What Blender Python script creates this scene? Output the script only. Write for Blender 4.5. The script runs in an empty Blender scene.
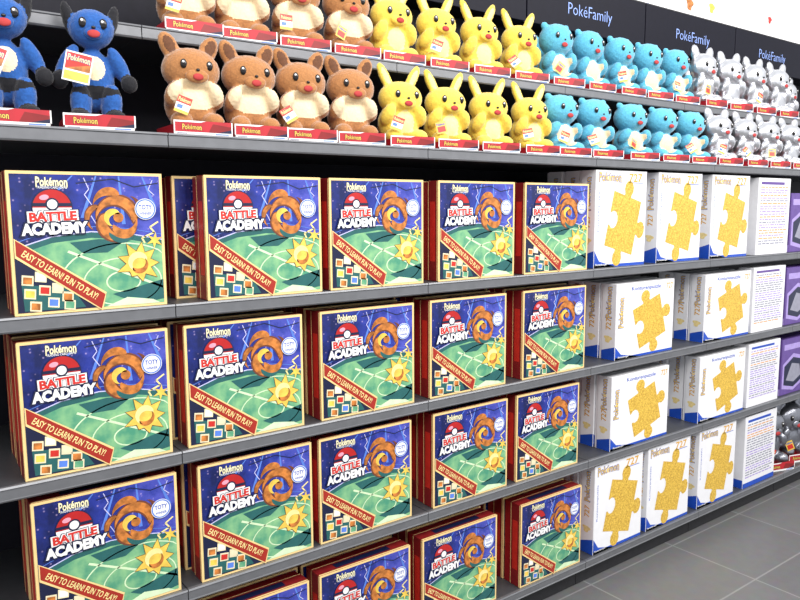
import bpy, bmesh, math, random
from mathutils import Vector, Matrix, Euler
random.seed(7)
S = bpy.context.scene
C = S.collection
S.view_settings.view_transform = 'Standard'
S.view_settings.look = 'None'
PI = math.pi

# ------------------------------------------------------------------ camera (solved from the photograph)
HC = 1.20
F, YAW, PITCH, ROLL, D = 728.08, 0.6388, 0.1251, -0.0056, 1.4052
fw = Vector((math.sin(YAW)*math.cos(PITCH), math.cos(YAW)*math.cos(PITCH), -math.sin(PITCH)))
r0 = Vector((math.cos(YAW), -math.sin(YAW), 0)); u0 = r0.cross(fw)
rt = r0*math.cos(ROLL) + u0*math.sin(ROLL); up = rt.cross(fw)
CAM = Vector((0, -D, HC))
cam = bpy.data.cameras.new('camera'); co = bpy.data.objects.new('camera', cam); C.objects.link(co)
cam.sensor_width = 36; cam.lens = F/800*36; cam.clip_start = 0.02
M = Matrix((rt, up, -fw)).transposed().to_4x4(); M.translation = CAM
co.matrix_world = M; S.camera = co
def at(px, py, Y):                       # where a sight line meets the upright plane at depth Y
    d = fw*F + rt*(px-400) + up*(300-py)
    return CAM + d*((Y+D)/d.y)

# ------------------------------------------------------------------ materials
def new_mat(name):
    m = bpy.data.materials.new(name); m.use_nodes = True
    return m, m.node_tree, m.node_tree.nodes['Principled BSDF']
def mat(name, col, rough=.5, metal=0., var=.08, scale=40., bump=0., sheen=0., col2=None, spec=.5):
    m, t, b = new_mat(name)
    tc = t.nodes.new('ShaderNodeTexCoord'); nz = t.nodes.new('ShaderNodeTexNoise')
    nz.inputs['Scale'].default_value = scale; nz.inputs['Detail'].default_value = 3
    t.links.new(tc.outputs['Object'], nz.inputs['Vector'])
    cr = t.nodes.new('ShaderNodeValToRGB')
    c2 = col2 or tuple(max(0, c*(1-var*2)) for c in col)
    cr.color_ramp.elements[0].position = .35; cr.color_ramp.elements[1].position = .65
    cr.color_ramp.elements[0].color = (*c2, 1); cr.color_ramp.elements[1].color = (*col, 1)
    t.links.new(nz.outputs['Fac'], cr.inputs['Fac']); t.links.new(cr.outputs['Color'], b.inputs['Base Color'])
    b.inputs['Roughness'].default_value = rough; b.inputs['Metallic'].default_value = metal
    b.inputs['Specular IOR Level'].default_value = spec
    if sheen: b.inputs['Sheen Weight'].default_value = sheen; b.inputs['Sheen Roughness'].default_value = .4
    if bump:
        n2 = t.nodes.new('ShaderNodeTexNoise'); n2.inputs['Scale'].default_value = 700 if sheen else scale*3
        bp = t.nodes.new('ShaderNodeBump'); bp.inputs['Strength'].default_value = bump; bp.inputs['Distance'].default_value = .002
        t.links.new(tc.outputs['Object'], n2.inputs['Vector'])
        t.links.new(n2.outputs['Fac'], bp.inputs['Height']); t.links.new(bp.outputs['Normal'], b.inputs['Normal'])
    return m
def sky_mat():
    m, t, b = new_mat('printed_night_sky')
    N = t.nodes.new; L = t.links.new
    tc = N('ShaderNodeTexCoord'); sp = N('ShaderNodeSeparateXYZ'); L(tc.outputs['Object'], sp.inputs[0])
    mr = N('ShaderNodeMapRange'); mr.inputs[1].default_value = -.13; mr.inputs[2].default_value = .13
    L(sp.outputs['X'], mr.inputs[0])
    cr = N('ShaderNodeValToRGB'); e = cr.color_ramp.elements
    e[0].color = (.005, .011, .085, 1); e[1].color = (.11, .12, .58, 1)
    k = e.new(.5); k.color = (.018, .034, .28, 1)
    nz = N('ShaderNodeTexNoise'); nz.inputs['Scale'].default_value = 26; nz.inputs['Detail'].default_value = 6; L(tc.outputs['Object'], nz.inputs['Vector'])
    ad = N('ShaderNodeMath'); ad.operation = 'MULTIPLY_ADD'; L(nz.outputs['Fac'], ad.inputs[0]); ad.inputs[1].default_value = 1.7
    sb = N('ShaderNodeMath'); sb.operation = 'MULTIPLY_ADD'; L(mr.outputs[0], sb.inputs[0]); sb.inputs[1].default_value = .65; sb.inputs[2].default_value = -.74
    L(sb.outputs[0], ad.inputs[2]); L(ad.outputs[0], cr.inputs['Fac'])
    vo = N('ShaderNodeTexVoronoi'); vo.inputs['Scale'].default_value = 85; L(tc.outputs['Object'], vo.inputs['Vector'])
    lt = N('ShaderNodeMapRange'); lt.inputs[1].default_value = .0; lt.inputs[2].default_value = .20; lt.inputs[3].default_value = .75; lt.inputs[4].default_value = 0
    L(vo.outputs['Distance'], lt.inputs[0])
    mx = N('ShaderNodeMix'); mx.data_type = 'RGBA'; L(lt.outputs[0], mx.inputs[0]); L(cr.outputs['Color'], mx.inputs[6]); mx.inputs[7].default_value = (.50, .38, .66, 1)
    L(mx.outputs[2], b.inputs['Base Color']); b.inputs['Roughness'].default_value = .22
    b.inputs['Coat Weight'].default_value = .25; b.inputs['Coat Roughness'].default_value = .12
    return m
def tile_mat():
    m, t, b = new_mat('grey_floor_tile')
    N = t.nodes.new; L = t.links.new
    tc = N('ShaderNodeTexCoord'); br = N('ShaderNodeTexBrick'); L(tc.outputs['Object'], br.inputs['Vector'])
    br.offset = 0; br.inputs['Scale'].default_value = 1; br.inputs['Brick Width'].default_value = .45; br.inputs['Row Height'].default_value = .30
    br.inputs['Mortar Size'].default_value = .003
    br.inputs['Color1'].default_value = (.15, .15, .155, 1); br.inputs['Color2'].default_value = (.17, .17, .173, 1); br.inputs['Mortar'].default_value = (.27, .27, .27, 1)
    nz = N('ShaderNodeTexNoise'); nz.inputs['Scale'].default_value = 30; nz.inputs['Detail'].default_value = 6; L(tc.outputs['Object'], nz.inputs['Vector'])
    mx = N('ShaderNodeMix'); mx.data_type = 'RGBA'; mx.blend_type = 'MULTIPLY'; mx.inputs[0].default_value = .3
    L(br.outputs['Color'], mx.inputs[6]); L(nz.outputs['Color'], mx.inputs[7]); L(mx.outputs[2], b.inputs['Base Color'])
    b.inputs['Roughness'].default_value = .4
    return m
MT = dict(
 sky=sky_mat(), tile=tile_mat(),
 gold=mat('gold_foil_print', (.88, .64, .28), .35, .0, .04),
 maroon=mat('maroon_card', (.24, .014, .016), .35),
 darkred=mat('dark_red_print', (.33, .012, .015), .4),
 red=mat('red_print', (.62, .03, .02), .4), ballred=mat('deep_red_print', (.48, .016, .016), .35),
 banner=mat('banner_red_print', (.38, .025, .014), .4),
 field=mat('green_field_print', (.26, .52, .25), .22, 0, .1, 28, col2=(.07, .29, .18)),
 fieldpale=mat('pale_green_print', (.66, .84, .54), .35),
 teal=mat('dark_teal_print', (.02, .12, .12), .4),
 white=mat('white_print', (.86, .86, .86), .4, var=.02),
 cream=mat('cream_print', (.88, .78, .52), .4),
 orange=mat('orange_print', (.70, .24, .05), .35, 0, .30, 70),
 rust=mat('rust_print', (.17, .05, .025), .4),
 yellow=mat('yellow_print', (.90, .62, .10), .4, 0, .14, 50),
 paley=mat('pale_yellow_print', (.95, .80, .34), .4), palest=mat('ivory_print', (.92, .85, .55), .4),
 navy=mat('navy_print', (.008, .012, .05), .4),
 blue=mat('blue_print', (.012, .075, .50), .4),
 midblue=mat('light_blue_print', (.10, .22, .70), .4),
 sparkle=mat('pale_lilac_print', (.60, .60, .92), .4),
 whitecard=mat('white_card', (.82, .82, .85), .38, var=.02),
 greyprint=mat('grey_print', (.30, .30, .38), .45),
 goldmottle=mat('gold_mottled_print', (.82, .56, .09), .45, 0, 0, 170, col2=(.48, .27, .03)),
 goldpale=mat('pale_gold_print', (.85, .68, .30), .45, 0, .1, 120),
 goldnum=mat('gold_number_print', (.74, .38, .03), .4),
 purple=mat('purple_card', (.13, .07, .30), .45), lilac=mat('lilac_print', (.42, .32, .70), .45), paleorange=mat('pale_orange_print', (.75, .38, .16), .45),
 steel=mat('grey_shelf_metal', (.085, .09, .10), .45, .4, .05), steel2=mat('price_rail_metal', (.19, .195, .21), .38, .4, .05),
 darksteel=mat('charcoal_shelf_metal', (.03, .03, .034), .5, .3),
 panel=mat('black_back_panel', (.014, .014, .022), .6, spec=.2), wallw=mat('white_wall_paint', (.86, .85, .86), .7, 0, .01, 8),
 header=mat('black_header_board', (.006, .006, .014), .5, spec=.15), lav=mat('pale_blue_lettering', (.30, .44, .92), .5),
 fbrown=mat('brown_plush', (.46, .20, .068), .95, 0, .12, 260, .5, .7), fcream=mat('cream_plush', (.88, .72, .47), .95, 0, .07, 260, .5, .5),
 fdark=mat('dark_brown_plush', (.15, .06, .027), .95, 0, .1, 260, .5, .5),
 fyel=mat('yellow_plush', (.93, .69, .10), .95, 0, .08, 260, .5, .5), fpaley=mat('pale_yellow_plush', (.94, .80, .34), .95, 0, .06, 260, .5, .5),
 fcyan=mat('sky_blue_plush', (.12, .49, .69), .95, 0, .1, 260, .5, .5), ftan=mat('tan_plush', (.55, .34, .13), .95, 0, .06, 260, .5, .5),
 fnavy=mat('blue_plush', (.020, .11, .40), .95, 0, .12, 260, .5, .4), fblack=mat('black_plush', (.012, .012, .016), .95, 0, .08, 260, .5, .2),
 fsilver=mat('silver_foil_plush', (.74, .75, .79), .28, .85, .04, 60, .15), fgrey=mat('dark_grey_foil_plush', (.28, .29, .33), .28, .8, .05, 60, .15),
 eye=mat('black_glossy_eye', (.01, .008, .008), .15), mouth=mat('red_felt_mouth', (.45, .04, .04), .8),
 tray=mat('red_card_tray', (.47, .014, .026), .45), pink=mat('pink_print', (.85, .35, .45), .5),
)

# ------------------------------------------------------------------ object helpers
def link(me, name, parent=None, loc=None):
    o = bpy.data.objects.new(name, me); C.objects.link(o)
    if parent: o.parent = parent
    if loc is not None: o.location = loc
    return o
def to_mesh(bm, name, mats, smooth=False):
    me = bpy.data.meshes.new(name); bm.normal_update(); bm.to_mesh(me); bm.free()
    for m in mats: me.materials.append(MT[m])
    if smooth:
        for p in me.polygons: p.use_smooth = True
    return me
def tag(o, label, cat, group=None):
    o['label'] = label; o['category'] = cat
    if group: o['group'] = group
    return o
def thing(name, label, cat, loc=(0, 0, 0), rz=0, group=None):
    o = bpy.data.objects.new(name, None); C.objects.link(o); o.empty_display_size = .05
    o.location = loc; o.rotation_euler = (0, 0, rz)
    return tag(o, label, cat, group)
def dup(src, label, loc, rz=0, group=None, skip=None):
    r = src.copy(); C.objects.link(r); r.location = loc; r.rotation_euler = (0, 0, rz); r['label'] = label
    if group: r['group'] = group
    for ch in list(src.children):
        if skip and ch.name.startswith(skip): continue
        c = ch.copy(); C.objects.link(c); c.parent = r
        for g in list(ch.children):
            k = g.copy(); C.objects.link(k); k.parent = c
    return r
def struct(o): o['kind'] = 'structure'; return o
def box(bm, x0, x1, y0, y1, z0, z1, mi=0, bev=0.):
    r = bmesh.ops.create_cube(bm, size=1)
    vs = r['verts']
    bmesh.ops.scale(bm, vec=(x1-x0, y1-y0, z1-z0), verts=vs)
    bmesh.ops.translate(bm, vec=((x0+x1)/2, (y0+y1)/2, (z0+z1)/2), verts=vs)
    fs = set(f for v in vs for f in v.link_faces)
    for f in fs: f.material_index = mi
    if bev:
        es = list(set(e for v in vs for e in v.link_edges))
        q = bmesh.ops.bevel(bm, geom=es, offset=bev, segments=2, affect='EDGES', profile=.5)
        for f in q['faces']: f.material_index = mi
def ell(bm, c, r, rot=(0, 0, 0), mi=0, sub=3):
    m = Matrix.Translation(c) @ Euler(rot).to_matrix().to_4x4() @ Matrix.Diagonal((*r, 1))
    q = bmesh.ops.create_icosphere(bm, subdivisions=sub, radius=1, matrix=m)
    for f in set(f for v in q['verts'] for f in v.link_faces): f.material_index = mi

TXT = {}
def text_geo(body, off=.0):
    k = (body, off)
    if k in TXT: return TXT[k]
    cu = bpy.data.curves.new('lettering', 'FONT'); cu.body = body; cu.resolution_u = 2; cu.offset = off; cu.size = 1
    ob = bpy.data.objects.new('lettering', cu); C.objects.link(ob)
    dg = bpy.context.evaluated_depsgraph_get(); me = bpy.data.meshes.new_from_object(ob.evaluated_get(dg))
    v = [(p.co.x, p.co.y) for p in me.vertices]; f = [tuple(p.vertices) for p in me.polygons]
    bpy.data.objects.remove(ob); bpy.data.curves.remove(cu); bpy.data.meshes.remove(me)
    x0 = min(p[0] for p in v); x1 = max(p[0] for p in v); y0 = min(p[1] for p in v); y1 = max(p[1] for p in v)
    v = [((a-(x0+x1)/2)/(x1-x0), (b-(y0+y1)/2)/(y1-y0)) for a, b in v]
    TXT[k] = (v, f); return TXT[k]
LAY = .00022
class Print:
    """flat printed artwork on the face y=0 looking towards -y; u,v in 0..1 over w x h metres"""
    def __init__(s, w, h, y=0.): s.bm = bmesh.new(); s.w = w; s.h = h; s.y = y; s.mats = []
    def mi(s, m):
        if m not in s.mats: s.mats.append(m)
        return s.mats.index(m)
    def poly(s, pts, m, l):
        vs = [s.bm.verts.new((u*s.w-s.w/2, s.y-l*LAY, v*s.h)) for u, v in pts]
        try: f = s.bm.faces.new(vs); f.material_index = s.mi(m)
        except ValueError: pass
    def rect(s, u0, u1, v0, v1, m, l): s.poly([(u0, v0), (u1, v0), (u1, v1), (u0, v1)], m, l)
    def disc(s, u, v, r, m, l, a0=0, a1=2*PI, n=28):
        k = s.w/s.h
        s.poly([(u+r*math.cos(a0+(a1-a0)*i/n), v+r*k*math.sin(a0+(a1-a0)*i/n)) for i in range(n+(a1-a0 < 6.28))], m, l)
    def blob(s, u, v, r, lobes, m, l, n=60, sx=1, sy=1):
        k = s.w/s.h; pts = []
        for i in range(n):
            a = 2*PI*i/n; q = r*(1+sum(A*math.sin(N*a+P) for A, N, P in lobes))
            pts.append((u+sx*q*math.cos(a), v+sy*k*q*math.sin(a)))
        s.poly(pts, m, l)
    def cres(s, u, v, R, a0, a1, wd, m, l, n=16, grow=0.):
        """tapered curl"""
        k = s.w/s.h; o = []; q = []
        for i in range(n+1):
            t = i/n; a = math.radians(a0+(a1-a0)*t); w_ = wd*math.sin(PI*(t**.7))/2; r = R*(1+grow*t)
            o.append((u+(r+w_)*math.cos(a), v+k*(r+w_)*math.sin(a))); q.append((u+(r-w_)*math.cos(a), v+k*(r-w_)*math.sin(a)))
        for i in range(n):
            z = [o[i], o[i+1], q[i+1], q[i]]
            if i == 0: z = [o[0], o[1], q[1]]
            if i == n-1: z = [o[i], o[n], q[i]]
            s.poly(z, m, l)
    def star(s, u, v, r, ri, n, m, l, ph=0):
        k = s.w/s.h; rr = random.Random(5)
        pts = []
        for i in range(2*n):
            a = ph+PI*i/n; q = ri if i % 2 else r*rr.uniform(.7, 1.1)
            pts.append((u+q*math.cos(a), v+k*q*math.sin(a)))
        s.poly(pts, m, l)
    def arc(s, u, v, ru, rv, a0, a1, th, m, l, n=24):
        o = []; i_ = []
        for i in range(n+1):
            a = a0+(a1-a0)*i/n
            o.append((u+ru*math.cos(a), v+rv*math.sin(a))); i_.append((u+(ru-th)*math.cos(a), v+(rv-th)*math.sin(a)))
        for i in range(n):
            q = [o[i], o[i+1], i_[i+1], i_[i]]
            q = [(min(1-.022, max(.022, a)), min(1-.022, max(.022, b))) for a, b in q]
            if len(set(q)) == 4: s.poly(q, m, l)
    def zig(s, pts, th, m, l):
        for (a, b), (c, d) in zip(pts, pts[1:]):
            L_ = math.hypot(c-a, d-b); nx, ny = -(d-b)/L_*th, (c-a)/L_*th
            s.poly([(a-nx, b-ny), (c-nx, d-ny), (c+nx, d+ny), (a+nx, b+ny)], m, l)
    def text(s, body, u, v, tw, th, m, l, ang=0, off=.0, warp=0.):
        V, Fs = text_geo(body, off); c, sn = math.cos(ang), math.sin(ang)
        vs = []
        for a, b in V:
            b = b*(1+warp*(2*abs(a))**1.5) + warp*.14*(1-(2*a)**2)
            a *= tw; b *= th
            vs.append(s.bm.verts.new((u*s.w-s.w/2+a*c-b*sn, s.y-l*LAY, v*s.h+a*sn+b*c)))
        k = s.mi(m)
        for f in Fs:
            try: q = s.bm.faces.new([vs[i] for i in f]); q.material_index = k
            except ValueError: pass
    def logo(s, u, v, tw, th, m0, m1, l, ang=0, fat=.02):
        s.text('Pokémon', u, v, tw*1.03, th*1.10, m0, l, ang, fat+.045, .3); s.text('Pokémon', u, v, tw, th, m1, l+1, ang, fat, .3)
    def mesh(s, name): return to_mesh(s.bm, name, s.mats)
    def side_mesh(s, name, x, y):            # the same print turned onto a left-hand side
        me = s.mesh(name); me.transform(Matrix.Translation((x, y, 0)) @ Matrix.Rotation(-PI/2, 4, 'Z')); return me

# ------------------------------------------------------------------ room shell
def slab(name, x0, x1, y0, y1, z0, z1, m):
    bm = bmesh.new(); box(bm, x0, x1, y0, y1, z0, z1); return struct(link(to_mesh(bm, name, [m]), name))
YB = .42
slab('floor', -3, 7, -5, 1.0, -.05, 0, 'tile')
slab('wall_back', -3, 7, YB+.012, YB+.1, 0, 3.0, 'wallw')
slab('trim_1', -.145, 4.3, YB, YB+.012, 0, 1.80, 'panel')
for nm, px, py, m, r in (('pink', 632, 3, 'pink', .030), ('blue', 648, 7, 'midblue', .022), ('orange', 690, 4, 'orange', .030), ('yellow', 712, 8, 'yellow', .026), ('red', 770, 20, 'red', .020)):
    q = at(px, py, YB+.011); p = Print(2*r, 2*r); p.blob(.5, .5, .4, ((.15, 3, .5), (.1, 5, 1)), m, 0, 40)
    tag(link(p.mesh('wall_decal'), 'wall_decal', None, (q.x, YB+.0117, q.z-r)), f'small {nm} decal on the white wall above the header', 'decal', 'coloured wall decals')

# ------------------------------------------------------------------ shelving
YU = .125
BAY = [-.145+.635*i for i in range(8)]
LV = [('upper plush shelf', 1.567, YU), ('lower plush shelf', 1.345, 0), ('top box shelf', HC-.1838, 0), ('second box shelf', HC-.4821, 0),
      ('third box shelf', HC-.7769, 0), ('bottom box shelf', HC-1.105, 0)]
bayname = ['leftmost bay', 'second bay from left', 'third bay from left', 'bay left of the text-covered white boxes', 'bay with the text-covered white boxes', 'second bay from the right end', 'bay at the far right end']
def extrude_profile(prof, x0, x1):
    bm = bmesh.new()
    a = [bm.verts.new((x0, y, z)) for y, z in prof]; b = [bm.verts.new((x1, y, z)) for y, z in prof]
    n = len(prof)
    for i in range(n): bm.faces.new((a[i], a[(i+1) % n], b[(i+1) % n], b[i]))
    bm.faces.new(a[::-1]); bm.faces.new(b)
    bmesh.ops.recalc_face_normals(bm, faces=bm.faces)
    return bm
w = .633
pmesh = {}
for dep in (round(YB-YU, 3), YB):
    bm = bmesh.new(); box(bm, -w/2, w/2, 0, dep, -.020, 0, 0, .001); pmesh[dep] = to_mesh(bm, 'panel', ['steel'])
rail = to_mesh(extrude_profile([(-.0005, .0), (-.0005, -.027), (-.008, -.027), (-.010, -.024), (-.0075, -.0225), (-.0075, -.005), (-.010, -.0035), (-.008, .0)], -w/2, w/2), 'price_rail', ['steel2'])
bm = bmesh.new(); box(bm, -w/2, w/2, .03, .05, -.0945, -.0205, 0, .001); kick = to_mesh(bm, 'kick_plate', ['darksteel'])
for li, (ln, z, yf) in enumerate(LV):
    for i in range(7):
        xc = (BAY[i]+BAY[i+1])/2
        t = thing('shelf_board', f'grey metal {ln} with price rail, {bayname[i]}', 'shelf', (xc, yf, z), 0, 'metal shelf boards of the display wall')
        link(pmesh[round(YB-yf, 3)], 'panel', t); link(rail, 'price_rail', t)
        if li == 5: link(kick, 'kick_plate', t)
# header panels
bm = bmesh.new(); box(bm, -.315, .315, 0, .112, 0, .158, 0, .002); hp = to_mesh(bm, 'board', ['header'])
pr = Print(.63, .158, -.0006); pr.text('PokéFamily', .5, .42, .235, .050, 'lav', 1, 0, -.010); pr.rect(.0, 1, .965, .985, 'darksteel', 1); ht = pr.mesh('lettering')
hn = ['leftmost', 'second from left', 'third from left', 'above the first white puzzle boxes', 'above the silver plush toys', 'second from right', 'rightmost']
for i in range(7):
    t = thing('header_panel', f'black header panel with pale blue lettering, {hn[i]}', 'sign', ((BAY[i]+BAY[i+1])/2+.04, .32, 1.8005), 0, 'lettered header panels')
    link(hp, 'board', t); link(ht, 'lettering', t)

# ------------------------------------------------------------------ game box
GW, GH, GD = .267, .2513, .066
def game_print():
    p = Print(GW, GH, -.0004)
    p.rect(0, 1, 0, 1, 'gold', 0)
    a, b = .020, .980
    p.rect(a, b, a, b, 'sky', 1)
    # stadium and field
    p.poly([(a, .42), (.25, .50), (.5, .53), (.75, .51), (b, .46), (b, a), (a, a)], 'field', 2)
    p.poly([(a, .46), (.25, .54), (.5, .57), (.75, .55), (b, .50), (b, .46), (.75, .51), (.5, .53), (.25, .50), (a, .42)], 'teal', 2)
    p.zig([(a, .465), (.25, .545), (.5, .575), (.75, .555), (b, .505)], .004, 'sparkle', 3)
    p.zig([(a, .505), (.25, .585), (.5, .612), (.75, .592), (b, .545)], .0025, 'midblue', 3)
    p.poly([(.36, .50), (.55, .52), (.72, .50), (.60, .42), (.44, .42)], 'teal', 3)
    p.arc(.70, .20, .42, .29, 0, 2*PI, .010, 'fieldpale', 3, 48)
    p.arc(.70, .20, .27, .18, 0, 2*PI, .009, 'fieldpale', 3, 40)
    p.arc(.70, .20, .12, .08, 0, 2*PI, .010, 'fieldpale', 3, 32)
    p.poly([(.34, .43), (.975, .13), (.975, .150), (.35, .445)], 'fieldpale', 3)
    p.poly([(.62, .11), (b, .20), (b, .05), (.80, a)], 'teal', 3)
    p.poly([(.57, a), (.72, .08), (.9, .05), (.95, a)], 'fieldpale', 4)
    # flood lights and lightning
    for u, v, du, dv in ((.55, .975, -.10, -.3), (.70, .975, .02, -.35), (.86, .975, .08, -.22), (.40, .975, -.16, -.18)):
        p.poly([(u-.005, v), (u+.005, v), (u+du+.013, v+dv), (u+du-.013, v+dv)], 'midblue', 2)
    p.zig([(.47, .96), (.50, .88), (.47, .84), (.53, .74), (.50, .70), (.55, .60)], .0030, 'sparkle', 3)
    p.zig([(.93, .95), (.90, .88), (.94, .84)], .0030, 'sparkle', 3)
    p.zig([(.96, .64), (.90, .60), (.93, .56), (.84, .52), (.86, .48)], .006, 'paley', 3)
    p.zig([(.42, .92), (.66, .955), (.80, .90), (.97, .93)], .004, 'navy', 3)
    # left lower corner with little cards, then the banner
    p.poly([(a, .48), (a, a), (.56, a), (.52, .06)], 'navy', 4)
    p.poly([(.05, .22), (.36, .17), (.44, a+.01), (.06, a+.01)], 'teal', 5)
    for k, (u, v, c1) in enumerate(((.05, .215, 'orange'), (.13, .235, 'white'), (.06, .12, 'yellow'), (.15, .14, 'red'), (.23, .150, 'cream'), (.29, .085, 'orange'), (.20, .05, 'midblue'), (.09, .030, 'orange'), (.30, .025, 'field'))):
        p.poly([(u, v), (u+.070, v-.010), (u+.075, v+.060), (u+.005, v+.070)], 'cream', 6)
        p.poly([(u+.009, v+.009), (u+.062, v+.002), (u+.066, v+.048), (u+.013, v+.056)], c1, 7)
    def band(off0, off1, m, l, e=0):
        x0, z0, x1, z1 = .030, .48, .57, .07
        p.poly([(x0-e, z0+off0), (x1+e, z1+off0), (x1+e-.03, z1+off1), (x0-e, z0+off1)], m, l)
    band(.058, -.076, 'gold', 8, .008); band(.045, -.061, 'banner', 9)
    ang = math.atan2(-.41*GH, .54*GW)
    p.text('EASY TO LEARN! FUN TO PLAY!', .292, .268, .146, .0125, 'paley', 10, ang, .016)
    # fire swirl and star-burst stand-ins
    U, V = .675, .665
    p.cres(U, V, .115, -20, 190, .095, 'rust', 4, grow=.2); p.cres(U, V, .115, -14, 184, .068, 'orange', 5, grow=.2)
    p.cres(U, V, .090, 150, 335, .095, 'rust', 4, grow=.7); p.cres(U, V, .090, 156, 327, .068, 'orange', 5, grow=.7)
    p.cres(U-.02, V+.09, .09, 60, 175, .06, 'orange', 6, grow=.5); p.cres(U+.03, V-.02, .06, 200, 380, .055, 'orange', 6, grow=.8)
    p.cres(U-.10, V+.02, .07, 100, 240, .05, 'rust', 4, grow=.6); p.cres(U-.10, V+.02, .07, 105, 235, .034, 'orange', 5, grow=.6)
    p.cres(U-.02, V, .05, 40, 260, .045, 'yellow', 7); p.cres(U+.08, V+.08, .06, -60, 80, .04, 'rust', 6, grow=.4); p.cres(U+.07, V+.04, .05, -60, 80, .035, 'orange', 7, grow=.4)
    p.cres(U+.02, V-.05, .09, 210, 330, .035, 'teal', 7, grow=.3)
    p.disc(U+.01, V+.01, .035, 'orange', 7, n=14)
    U, V = .81, .33
    p.star(U, V, .155, .092, 9, 'rust', 6); p.star(U, V, .148, .086, 9, 'yellow', 7)
    p.cres(U, V, .06, 20, 250, .045, 'paley', 9); p.cres(U, V, .055, 210, 400, .035, 'orange', 9)
    p.star(.93, .50, .060, .022, 6, 'yellow', 7, .4)
    # title block
    p.logo(.27, .926, .052, .0145, 'navy', 'palest', 4, fat=.03)
    p.text('TRADING CARD GAME', .27, .889, .05, .0042, 'white', 5, 0, .01)
    p.disc(.265, .748, .126, 'navy', 6); p.disc(.265, .748, .119, 'ballred', 7, 0, PI); p.disc(.265, .748, .119, 'white', 7, PI, 2*PI)
    p.blob(.218, .820, .022, ((.1, 2, 0),), 'pink', 8, 20, 1.3, .8)
    p.rect(.146, .384, .757, .781, 'navy', 8); p.disc(.265, .772, .042, 'navy', 9); p.disc(.265, .772, .031, 'white', 10)
    p.text('BATTLE', .267, .688, .088, .0225, 'navy', 11, .035, .13); p.text('BATTLE', .267, .688, .084, .0200, 'white', 12, .035, .10); p.text('BATTLE', .267, .688, .078, .0165, 'red', 13, .035, .045)
    p.text('ACADEMY', .275, .603, .118, .0265, 'navy', 14, .03, .13); p.text('ACADEMY', .275, .603, .110, .0212, 'white', 15, .03, .06)
    return p.mesh('front_print')
LD = GD*.62
def game_lid():
    bm = bmesh.new(); box(bm, -GW/2, GW/2, 0, LD, 0, GH, 0, .0012)
    e = .0003; g = .0045
    for sx in (-1, 1):
        for y0, y1 in ((.0012, .0012+g), (LD-.003, LD-.0012)):
            box(bm, sx*GW/2-e, sx*GW/2+e, y0, y1, .0015, GH-.0015, 1)
        box(bm, sx*GW/2-e, sx*GW/2+e, .012, .032, .05, .20, 2)
    for y0, y1 in ((.0012, .0012+g), (LD-.003, LD-.0012)):
        box(bm, -GW/2+.0015, GW/2-.0015, y0, y1, GH-e, GH+e, 1)
    box(bm, -.08, .08, .012, .032, GH-e, GH+e, 3)
    return to_mesh(bm, 'lid', ['maroon', 'gold', 'red', 'navy'])
def game_base():
    bm = bmesh.new(); box(bm, -GW/2+.002, GW/2-.002, LD, GD, .0, GH-.002, 0, .001); return to_mesh(bm, 'base', ['darkred'])
def seal_mesh():
    p = Print(GW, GH, -.0038)
    p.disc(.870, .735, .074, 'white', 1); p.arc(.870, .735, .070, .0744, 0, 2*PI, .009, 'midblue', 2, 32)
    p.text('TOTY', .870, .750, .025, .009, 'blue', 2, 0, .02); p.text('WINNER', .870, .703, .022, .005, 'blue', 2, 0, .01)
    return p.mesh('award_seal')
rows = ['top', 'second', 'third', 'bottom']; cols = ['leftmost', 'second-from-left', 'middle', 'fourth-from-left', 'rightmost']
X1 = [[.2097, .5603, .8493, 1.1639, 1.4711], [.2076, .507, .8193, 1.1377, 1.4704], [.212, .5236, .8102, 1.1478, 1.4508], [None, .51, .805, 1.112, 1.4745]]
DEPTH = [2, 3, 3, 4]
proto = None
for r in range(4):
    z = LV[2+r][1]+.0005
    for c in range(5):
        if X1[r][c] is None: continue
        for k in range(DEPTH[r]):
            x = X1[r][c]+GW/2 + (0 if k == 0 else random.uniform(.004, .012) if c == 0 else random.uniform(-.010, .010)); y = .001+k*(GD+.006)
            if (r, c, k) == (0, 1, 1): x = .5215+GW/2
            rz = 0 if k == 0 else random.uniform(-.004, .004)
            grp = f'game boxes on the {rows[r]} box shelf'
            lab = (f'blue and green game box fronting the {cols[c]} stack, {rows[r]} box shelf' if k == 0 else
                   f'maroon-edged game box {["", "second", "third", "fourth"][k]} from the front, {cols[c]} stack, {rows[r]} box shelf')
            if proto is None:
                proto = thing('game_box', lab, 'game box', (x, y, z), rz, grp)
                link(game_lid(), 'lid', proto); link(game_base(), 'base', proto)
                fp = link(game_print(), 'front_print', proto); fp['label'] = 'printed night stadium front cover'
                link(seal_mesh(), 'award_seal', proto)['label'] = 'round white award seal'
            else: dup(proto, lab, (x, y, z), rz, grp)

# ------------------------------------------------------------------ puzzle boxes
def piece(p, cu, cv, sx, sy, m, l, ang):
    """plain jigsaw-piece outline"""
    pts = []
    def side(a, b, sgn):
        ax, ay = a; bx, by = b; dx, dy = bx-ax, by-ay; nx, ny = dy, -dx
        pts.append(a); pts.append((ax+dx*.38, ay+dy*.38))
        for i in range(9):
            t = PI*1.25-(PI*1.5)*i/8
            q = .5+.16*math.cos(t); h = .14+.15*math.sin(t)
            pts.append((ax+dx*q+nx*h*sgn, ay+dy*q+ny*h*sgn))
        pts.append((ax+dx*.62, ay+dy*.62))
    c = [(-.5, -.5), (.5, -.5), (.5, .5), (-.5, .5)]
    for i, sg in enumerate((1, 1, 1, -1)): side(c[i], c[(i+1) % 4], sg)
    ca, sa = math.cos(ang), math.sin(ang)
    p.poly([(cu+(x*sx*ca-y*sy*sa)/p.w, cv+(x*sx*sa+y*sy*ca)/p.h) for x, y in pts], m, l)
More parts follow.
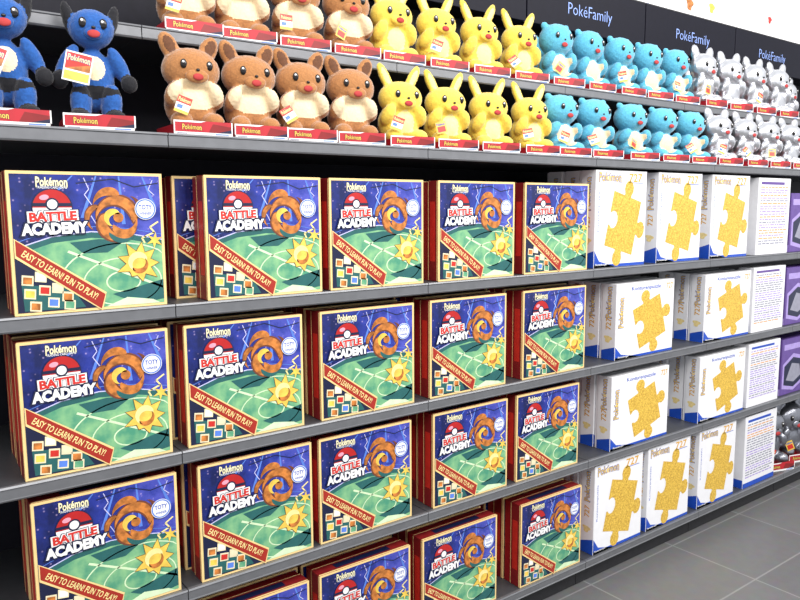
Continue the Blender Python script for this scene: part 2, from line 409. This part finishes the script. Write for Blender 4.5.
def puzzle_print(w_, h_, land):
    p = Print(w_, h_, -.0004)
    p.rect(0.004, .996, .004, .996, 'whitecard', 0)
    p.poly([(.004, .004), (.42, .004), (.10, .07), (.004, .18)], 'blue', 1)
    p.rect(.004, .996, .004, .035, 'blue', 1)
    p.text('Ravensburger', .14, .034, .056, .008, 'white', 3, -.0, .01)
    if land:
        p.text('Konturenpuzzle', .50, .915, .155, .016, 'blue', 2, 0, .01)
        p.text('727', .91, .915, .036, .019, 'goldnum', 2, 0, .012)
        piece(p, .57, .46, .150, .136, 'goldmottle', 2, .3)
        p.logo(.085, .62, .095, .021, 'blue', 'yellow', 3, PI/2)
    else:
        p.text('727', .77, .930, .066, .026, 'goldnum', 2, 0, .015); p.rect(.62, .92, .874, .881, 'blue', 2)
        p.logo(.27, .928, .105, .023, 'blue', 'yellow', 2, fat=.01)
        piece(p, .54, .455, .140, .170, 'goldmottle', 2, -.25)
        p.text('Konturenpuzzle', .065, .58, .12, .009, 'blue', 2, PI/2, .0)
    return p.mesh('front_print')
PD = .061; PLK = .86; PL = PD*PLK
def carton(w_, h_, d_, lid, m):
    bm = bmesh.new()
    if lid:
        box(bm, -w_/2, w_/2, 0, d_*PLK, 0, h_, 0, .001); e = .0003
        for sx in (-1, 1): box(bm, sx*w_/2-e, sx*w_/2+e, .001, d_*PLK-.001, .001, h_*.12, 1)
    else: box(bm, -w_/2+.0015, w_/2-.0015, d_*PLK, d_, 0, h_-.0015, 0, .001)
    return to_mesh(bm, 'lid' if lid else 'base', m)
def puzzle_side(w_, h_):
    p = Print(PL, h_, -.0006)
    p.rect(.02, .98, .004, .996, 'whitecard', 0)
    p.poly([(.02, .004), (.98, .004), (.98, .18), (.02, .12)], 'blue', 1)
    p.blob(.48, .28, .26, ((.2, 3, .6), (.1, 5, 1)), 'goldpale', 2, 40, 1, .8)
    p.text('727', .5, .48, .038, .020, 'goldnum', 3, PI/2, .012)
    p.logo(.5, .76, .098, .018, 'blue', 'yellow', 3, PI/2, fat=.01)
    return p.side_mesh('side_print', -w_/2, PL/2)
prow = [('p', [1.77, 2.085, 2.40], 3), ('l', [1.885, 2.385], 3), ('l', [1.875, 2.375], 3), ('p', [1.805, 2.085, 2.395], 3)]
protoP = {}
pc = {3: ['left', 'middle', 'right'], 2: ['left', 'right']}
for r, (kind, xs, n) in enumerate(prow):
    z = LV[2+r][1]+.0005; w_, h_ = (.25, .294) if kind == 'p' else (.31, .243)
    for c, x0 in enumerate(xs):
        for k in range(n):
            x = x0+w_/2+(0 if k == 0 else random.uniform(-.005, .005)); y = .001+k*(PD+.004)
            sh = {'p': 'upright', 'l': 'sideways'}[kind]; nm = pc[len(xs)][c]
            lab = (f'white {sh} puzzle box with gold shape, front of {nm} stack, {rows[r]} box shelf' if k == 0 else
                   f'white {sh} puzzle box {["", "second", "third"][k]} from front, {nm} puzzle stack, {rows[r]} box shelf')
            grp = f'white puzzle boxes on the {rows[r]} box shelf'
            if kind not in protoP:
                t = protoP[kind] = thing('puzzle_box', lab, 'puzzle box', (x, y, z), 0, grp)
                link(carton(w_, h_, PD, True, ['whitecard', 'blue']), 'lid', t); link(carton(w_, h_, PD, False, ['whitecard']), 'base', t)['label'] = 'plain white box base'
                link(puzzle_print(w_, h_, kind == 'l'), 'front_print', t); link(puzzle_side(w_, h_), 'side_print', t)
            else: dup(protoP[kind], lab, (x, y, z), 0 if k == 0 else random.uniform(-.006, .006), grp)
def text_print(w_, h_, blue, seed):
    p = Print(w_, h_, -.0004); p.rect(.004, .996, .004, .996, 'whitecard', 0); rr = random.Random(seed)
    p.rect(.08, .80, .915, .95, 'purple' if seed < 2 else 'blue', 1)
    for i in range(22):
        v = .88-i*.035; u = .07
        m = rr.choice(['lilac', 'greyprint', 'greyprint', 'paleorange', 'lilac'])
        while u < .86:
            d = rr.uniform(.04, .14); p.rect(u, min(.93, u+d), v-.0085, v+.0085, m, 1); u += d+.02
    if blue: p.rect(.004, .996, .004, .07, 'blue', 2)
    return p.mesh('back_print')
for r, (h_, x0) in enumerate(((.290, 2.715), (.25, 2.715), (.25, 2.71), (.290, 2.715))):
    t = thing('text_box', f'white box covered in lines of small print, {rows[r]} box shelf', 'box', (x0+.122, .001, LV[2+r][1]+.0005), 0, 'white boxes with their printed backs outward')
    link(carton(.244, h_, PD, True, ['whitecard', 'blue' if r == 3 else 'whitecard']), 'lid', t); link(carton(.244, h_, PD, False, ['whitecard']), 'base', t)
    link(text_print(.244, h_, r == 3, r), 'back_print', t)
def purple_print(w_, h_):
    p = Print(w_, h_, -.0004); p.rect(.01, .99, .01, .99, 'purple', 0); p.rect(.08, .92, .80, .90, 'lilac', 1)
    p.poly([(.06, .12), (.5, .05), (.94, .2), (.94, .62), (.45, .72), (.06, .55)], 'lilac', 1); p.poly([(.12, .18), (.5, .11), (.88, .24), (.88, .57), (.45, .65), (.12, .51)], 'navy', 2)
    p.poly([(.2, .26), (.5, .2), (.78, .3), (.7, .5), (.4, .55)], 'greyprint', 3); return p.mesh('front_print')
for r in range(3):
    for c in range(2):
        t = thing('purple_box', f'purple box with lilac panel, {["beside the text-covered box", "at the right end"][c]}, {rows[r]} box shelf', 'box', (3.105+c*.25, .012, LV[2+r][1]+.0005), 0, 'purple boxes at the right')
        link(carton(.22, .235, .09, True, ['purple', 'lilac']), 'lid', t); link(carton(.22, .235, .09, False, ['purple']), 'base', t); link(purple_print(.22, .235), 'front_print', t)

# ------------------------------------------------------------------ plush toys (plain generic soft animals)
def xf(c, r, rot): return (Matrix.Translation(c) @ Euler(rot).to_matrix().to_4x4() @ Matrix.Diagonal((*r, 1))).inverted()
def blend_body(name, parts, paints, mats, voxel=.0030, fuzz=.0007):
    bm = bmesh.new()
    for c, r, rot, mi in parts: ell(bm, c, r, rot, mi)
    me = to_mesh(bm, 'soft', [])
    o = bpy.data.objects.new('soft', me); C.objects.link(o)
    md = o.modifiers.new('r', 'REMESH'); md.mode = 'VOXEL'; md.voxel_size = voxel
    sm = o.modifiers.new('s', 'SMOOTH'); sm.iterations = 8; sm.factor = .5
    dg = bpy.context.evaluated_depsgraph_get(); out = bpy.data.meshes.new_from_object(o.evaluated_get(dg))
    bpy.data.objects.remove(o); bpy.data.meshes.remove(me); out.name = name
    inv = [(xf(c, r, rot), mi) for c, r, rot, mi in parts]; pin = [(xf(c, r, rot), mi) for c, r, rot, mi in paints]
    out.materials.clear()
    for m in mats: out.materials.append(MT[m])
    rr = random.Random(11)
    nv = [v.normal.copy() for v in out.vertices]
    for v, n in zip(out.vertices, nv): v.co += n*rr.uniform(-fuzz, fuzz)
    for p in out.polygons:
        p.use_smooth = True
        k = min(inv, key=lambda q: (q[0] @ p.center).length)[1]
        for q, mi in pin:
            if (q @ p.center).length < 1: k = mi
        p.material_index = k
    return out
def sym(c, r, rot, mi): return [(c, r, rot, mi), ((-c[0], c[1], c[2]), r, (rot[0], -rot[1], -rot[2]), mi)]
SPEC = {}
limbs = lambda: (sym((.041, -.026, .078), (.015, .016, .027), (.5, -.35, 0), 0) + sym((.030, -.034, .026), (.021, .027, .019), (0, 0, .25), 0))
SPEC['brown'] = dict(parts=[((0, .004, .060), (.050, .038, .050), (0, 0, 0), 0), ((0, -.006, .126), (.056, .042, .043), (0, 0, 0), 0)] + limbs() + sym((.038, .002, .170), (.018, .011, .029), (0, .45, 0), 0),
   paints=[((0, -.036, .079), (.054, .042, .030), (0, 0, 0), 1)] + sym((.039, -.008, .171), (.010, .009, .019), (0, .45, 0), 2), mats=['fbrown', 'fcream', 'fdark'], head=(0, -.006, .126, .056, .042, .043), muz='fbrown')
SPEC['yellow'] = dict(parts=[((0, .004, .060), (.050, .040, .052), (0, 0, 0), 0), ((0, -.006, .120), (.053, .042, .041), (0, 0, 0), 0)] + limbs() + sym((.035, .002, .170), (.013, .009, .038), (0, .45, 0), 0),
   paints=[((0, -.042, .062), (.026, .026, .030), (0, 0, 0), 1)] + sym((.036, -.007, .172), (.007, .007, .024), (0, .45, 0), 1), mats=['fyel', 'fpaley'], head=(0, -.006, .120, .053, .042, .041), muz='fyel')
SPEC['blue'] = dict(parts=[((0, .004, .060), (.049, .040, .050), (0, 0, 0), 0), ((0, -.004, .138), (.053, .044, .046), (0, 0, 0), 0)] + limbs() + sym((.038, .002, .176), (.011, .009, .011), (0, .4, 0), 0),
   paints=[((0, .040, .066), (.075, .036, .036), (0, 0, 0), 2), ((0, -.042, .066), (.034, .028, .036), (0, 0, 0), 1)], mats=['fcyan', 'fcream', 'ftan'], head=(0, -.004, .138, .053, .044, .046), muz=None)
SPEC['silver'] = dict(parts=[((0, .004, .060), (.050, .039, .052), (0, 0, 0), 0), ((0, -.006, .128), (.056, .042, .044), (0, 0, 0), 0)] + limbs() + sym((.036, .002, .170), (.018, .011, .028), (0, .4, 0), 0),
   paints=[], mats=['fsilver'], head=(0, -.006, .128, .056, .042, .044), muz='fsilver')
SPEC['grey'] = dict(SPEC['silver'], mats=['fgrey'], muz='fgrey')
SPEC['navy'] = dict(parts=[((0, .004, .088), (.034, .032, .056), (0, 0, 0), 0), ((0, -.006, .176), (.036, .036, .034), (0, 0, 0), 0)] + sym((.042, -.010, .114), (.013, .014, .038), (.2, -.45, 0), 0) + sym((.055, -.022, .084), (.014, .016, .016), (0, 0, 0), 2)
   + sym((.024, -.026, .046), (.017, .022, .036), (.25, 0, .2), 0) + sym((.028, -.042, .020), (.017, .024, .015), (0, 0, .25), 2) + sym((.034, .004, .192), (.010, .014, .032), (0, .22, 0), 2),
   paints=[((0, -.034, .112), (.022, .024, .026), (0, 0, 0), 1), ((0, 0, .066), (.06, .06, .012), (0, 0, 0), 2)], mats=['fnavy', 'fcream', 'fblack'], head=(0, -.006, .176, .036, .036, .034), muz='fnavy')
def tray_mesh():
    bm = bmesh.new(); w_, y0, y1, h_, e = .056, -.070, .044, .026, .0015
    box(bm, -w_, w_, y0, y1, 0, .002, 0); box(bm, -w_, w_, y0, y0+e, 0, h_, 0); box(bm, -w_, w_, y1-e, y1, 0, h_*.7, 0)
    box(bm, -w_, -w_+e, y0, y1, 0, h_*.7, 0); box(bm, w_-e, w_, y0, y1, 0, h_*.7, 0)
    return to_mesh(bm, 'cardboard_base', ['tray'])
def tray_print():
    p = Print(.112, .026, -.0704); p.rect(.0, 1, 0, 1, 'tray', 0); p.rect(.0, 1, 0, .20, 'white', 1); p.rect(0, .02, 0, 1, 'white', 1); p.rect(.98, 1, 0, 1, 'white', 1)
    p.poly([(.58, .20), (.98, .20), (.98, .66), (.66, .84)], 'maroon', 1); p.poly([(.72, .20), (.98, .20), (.98, .46)], 'navy', 2)
    p.poly([(.02, .88), (.44, .88), (.54, 1), (.02, 1)], 'white', 1); p.rect(.05, .22, .06, .14, 'greyprint', 2); p.rect(.70, .93, .06, .14, 'midblue', 2)
    p.logo(.30, .54, .036, .0085, 'navy', 'yellow', 2)
    return p.mesh('base_print')
TRAY, TPR = tray_mesh(), tray_print()
p = Print(.026, .032, 0); p.rect(0, 1, 0, 1, 'white', 0); p.rect(.0, 1, .58, 1, 'red', 1); p.rect(.0, 1, .0, .18, 'yellow', 1); p.rect(.12, .5, .26, .48, 'midblue', 1); p.text('Pokémon', .5, .79, .022, .008, 'paley', 2, 0, .02)
TAG = p.mesh('hang_tag')
p = Print(.024, .030, 0); p.rect(0, 1, 0, 1, 'yellow', 0); p.rect(.12, .88, .12, .60, 'red', 1); p.text('Pokémon', .5, .79, .020, .007, 'blue', 2, 0, .02)
TAG2 = p.mesh('hang_tag')
p = Print(.042, .050, 0); p.rect(0, 1, 0, 1, 'white', 0); p.rect(.05, .95, .40, .95, 'red', 1); p.poly([(.05, .40), (.95, .40), (.95, .66)], 'orange', 2); p.rect(.05, .95, .05, .34, 'yellow', 1); p.logo(.5, .78, .034, .009, 'blue', 'paley', 3)
TAG3 = p.mesh('hang_tag')
PROTO = {}; cnt = [0]
def plush(kind, label, loc, rz, group, sc):
    cnt[0] += 1
    if kind in PROTO:
        keep = kind == 'navy' or cnt[0] % 5 in (0, 2, 3)
        o = dup(PROTO[kind], label, loc, rz, group, None if keep else 'hang_tag'); o.scale = sc
        for ch in o.children:
            if ch.name.startswith('hang_tag'):
                ch.rotation_euler = (random.uniform(-.3, .0), random.uniform(-.7, .7) if kind != 'navy' else .2, random.uniform(-.6, .1))
                if cnt[0] % 5 == 3 and kind != 'navy': ch.data = TAG2; ch['label'] = 'yellow and red card hang tag'
        return o
    s = SPEC[kind]; t = thing('plush_toy', label, 'plush toy', loc, rz, group); t.scale = sc; PROTO[kind] = t
    lift = lambda L_: [((c[0], c[1], c[2]+.002), r, rot, mi) for c, r, rot, mi in L_]
    link(blend_body('body', lift(s['parts']), lift(s['paints']), s['mats'], fuzz=.0004 if kind in ('silver', 'grey') else .0007), 'body', t)
    hx, hy, hz, a, b, c = s['head']; hz += .002
    def surf(x, z): return hy - b*math.sqrt(max(0, 1-((x-hx)/a)**2-((z-hz)/c)**2))
    for sx in (-1, 1):
        x, z = sx*a*.44, hz+c*.14; y = surf(x, z)
        bm = bmesh.new(); ell(bm, (x, y, z), (.0066, .003, .0092), (0, 0, 0), 0, 2); ell(bm, (x-.0012, y-.0024, z+.0034), (.0022, .0012, .0024), (0, 0, 0), 1, 2)  # second, white ellipsoid is a highlight put into the eye as colour
        link(to_mesh(bm, 'eye', ['eye', 'white'], True), 'eye', t)
    ym = surf(0, hz-c*.32)
    if s['muz']:
        bm = bmesh.new(); ell(bm, (0, ym+.003, hz-c*.34), (a*.40, .008, c*.32), (0, 0, 0), 0, 3)
        link(to_mesh(bm, 'muzzle', [s['muz']], True), 'muzzle', t); ym -= .004
    bm = bmesh.new(); ell(bm, (0, ym-.0005, hz-c*.10), (.0038, .003, .0028), (0, 0, 0), 0, 2); link(to_mesh(bm, 'nose', ['eye'], True), 'nose', t)
    bm = bmesh.new(); ell(bm, (0, ym, hz-c*.40), (.0105, .0028, .0068), (0, 0, 0), 0, 2); link(to_mesh(bm, 'mouth', ['mouth'], True), 'mouth', t)
    tr = link(TRAY, 'cardboard_base', t); link(TPR, 'base_print', tr)
    tg = link(TAG3 if kind == 'navy' else TAG, 'hang_tag', t, (-.034, -.064, .078) if kind == 'navy' else (-.040, -.062, .040)); tg.rotation_euler = (-.1, .35, -.25)
    tg['label'] = 'large red and orange printed hang tag' if kind == 'navy' else 'red, white and yellow card hang tag'
    return t
ordn = ['leftmost', 'second', 'third', 'fourth', 'fifth', 'sixth']
cn = {'brown': 'brown plush toy', 'yellow': 'yellow plush toy', 'blue': 'sky blue plush toy', 'silver': 'shiny silver plush toy', 'navy': 'tall dark blue plush toy'}
look = {'brown': ' with cream chest', 'yellow': ' with upright ears', 'blue': ' with round head', 'silver': ' in foil fabric', 'navy': ' with black paws'}
def row(kind, pxs, zs, yfront, shelf, py, sc, behind=''):
    for i, px in enumerate(pxs):
        x = at(px, py(px), yfront+.02).x
        o = 'leftmost' if i == 0 else 'rightmost' if i == len(pxs)-1 else ordn[i]
        lab = f'{o} {cn[kind]}{"" if o in ("leftmost", "rightmost") else " from left"}{"" if behind else look[kind]}, {behind}{shelf}'
        plush(kind, lab, (x, yfront+.072, zs+.0005), -.09+random.uniform(-.06, .06), f'{kind if kind != "navy" else "dark blue"} plush toys on the {behind}{shelf}', sc)
pyL = lambda x: 122+x*.055; pyU = lambda x: 5+x*.14
zl, zu = LV[1][1], LV[0][1]
yu = YU+.004
row('navy', [14, 104], zl, .002, 'lower plush shelf', pyL, (1.10, .92, 1.06))
row('brown', [202, 260, 312, 362], zl, .002, 'lower plush shelf', pyL, (1.06, 1, 1.04))
row('yellow', [412, 457, 500, 541], zl, .002, 'lower plush shelf', pyL, (1.09, 1, 1.0))
row('blue', [572, 605, 642, 673, 701], zl, .002, 'lower plush shelf', pyL, (1.18, 1, .98))
row('silver', [728, 754, 777, 799], zl, .002, 'lower plush shelf', pyL, (1.20, 1, 1.05))
row('brown', [193, 250, 306, 357], zu, yu, 'upper plush shelf', pyU, (1.13, 1, 1.06))
row('yellow', [402, 447, 490, 530], zu, yu, 'upper plush shelf', pyU, (1.16, 1, 1.06))
row('blue', [567, 599, 630, 658, 685], zu, yu, 'upper plush shelf', pyU, (1.14, 1, 1.08))
row('silver', [713, 739, 763, 786], zu, yu, 'upper plush shelf', pyU, (1.21, 1, 1.20))
row('blue', [556, 588, 618, 646, 672], zu, yu+.135, 'upper plush shelf', lambda x: 8+x*.135, (1.14, 1, 1.08), 'rear row of the ')
row('silver', [702, 728, 752, 775, 795], zu, yu+.135, 'upper plush shelf', lambda x: 8+x*.135, (1.1, 1, 1.20), 'rear row of the ')
for i, x in enumerate((3.065, 3.255)):
    plush('grey', ['dark grey foil plush toy on the bottom shelf beside a text-covered white box', 'dark grey foil plush toy at the right end of the bottom shelf'][i], (x, .090, LV[5][1]+.0005), -.3, 'grey plush toys on the bottom shelf', (1.35, 1.2, 1.38))

# ------------------------------------------------------------------ light
wd = bpy.data.worlds.new('shop_light'); S.world = wd; wd.use_nodes = True
wd.node_tree.nodes['Background'].inputs[0].default_value = (.95, .97, 1, 1); wd.node_tree.nodes['Background'].inputs[1].default_value = .94
for i, x in enumerate((-.4, 1.0, 2.4, 3.8)):
    l = bpy.data.lights.new('ceiling_lamp', 'AREA'); l.shape = 'RECTANGLE'; l.size = 1.2; l.size_y = 1.2; l.energy = 43; l.color = (1, .97, .93)
    o = bpy.data.objects.new('ceiling_lamp', l); C.objects.link(o); o.location = (x, -1.9, 2.8)
    o.rotation_euler = (Vector((x, 0, 1.0))-o.location).to_track_quat('-Z', 'Y').to_euler()
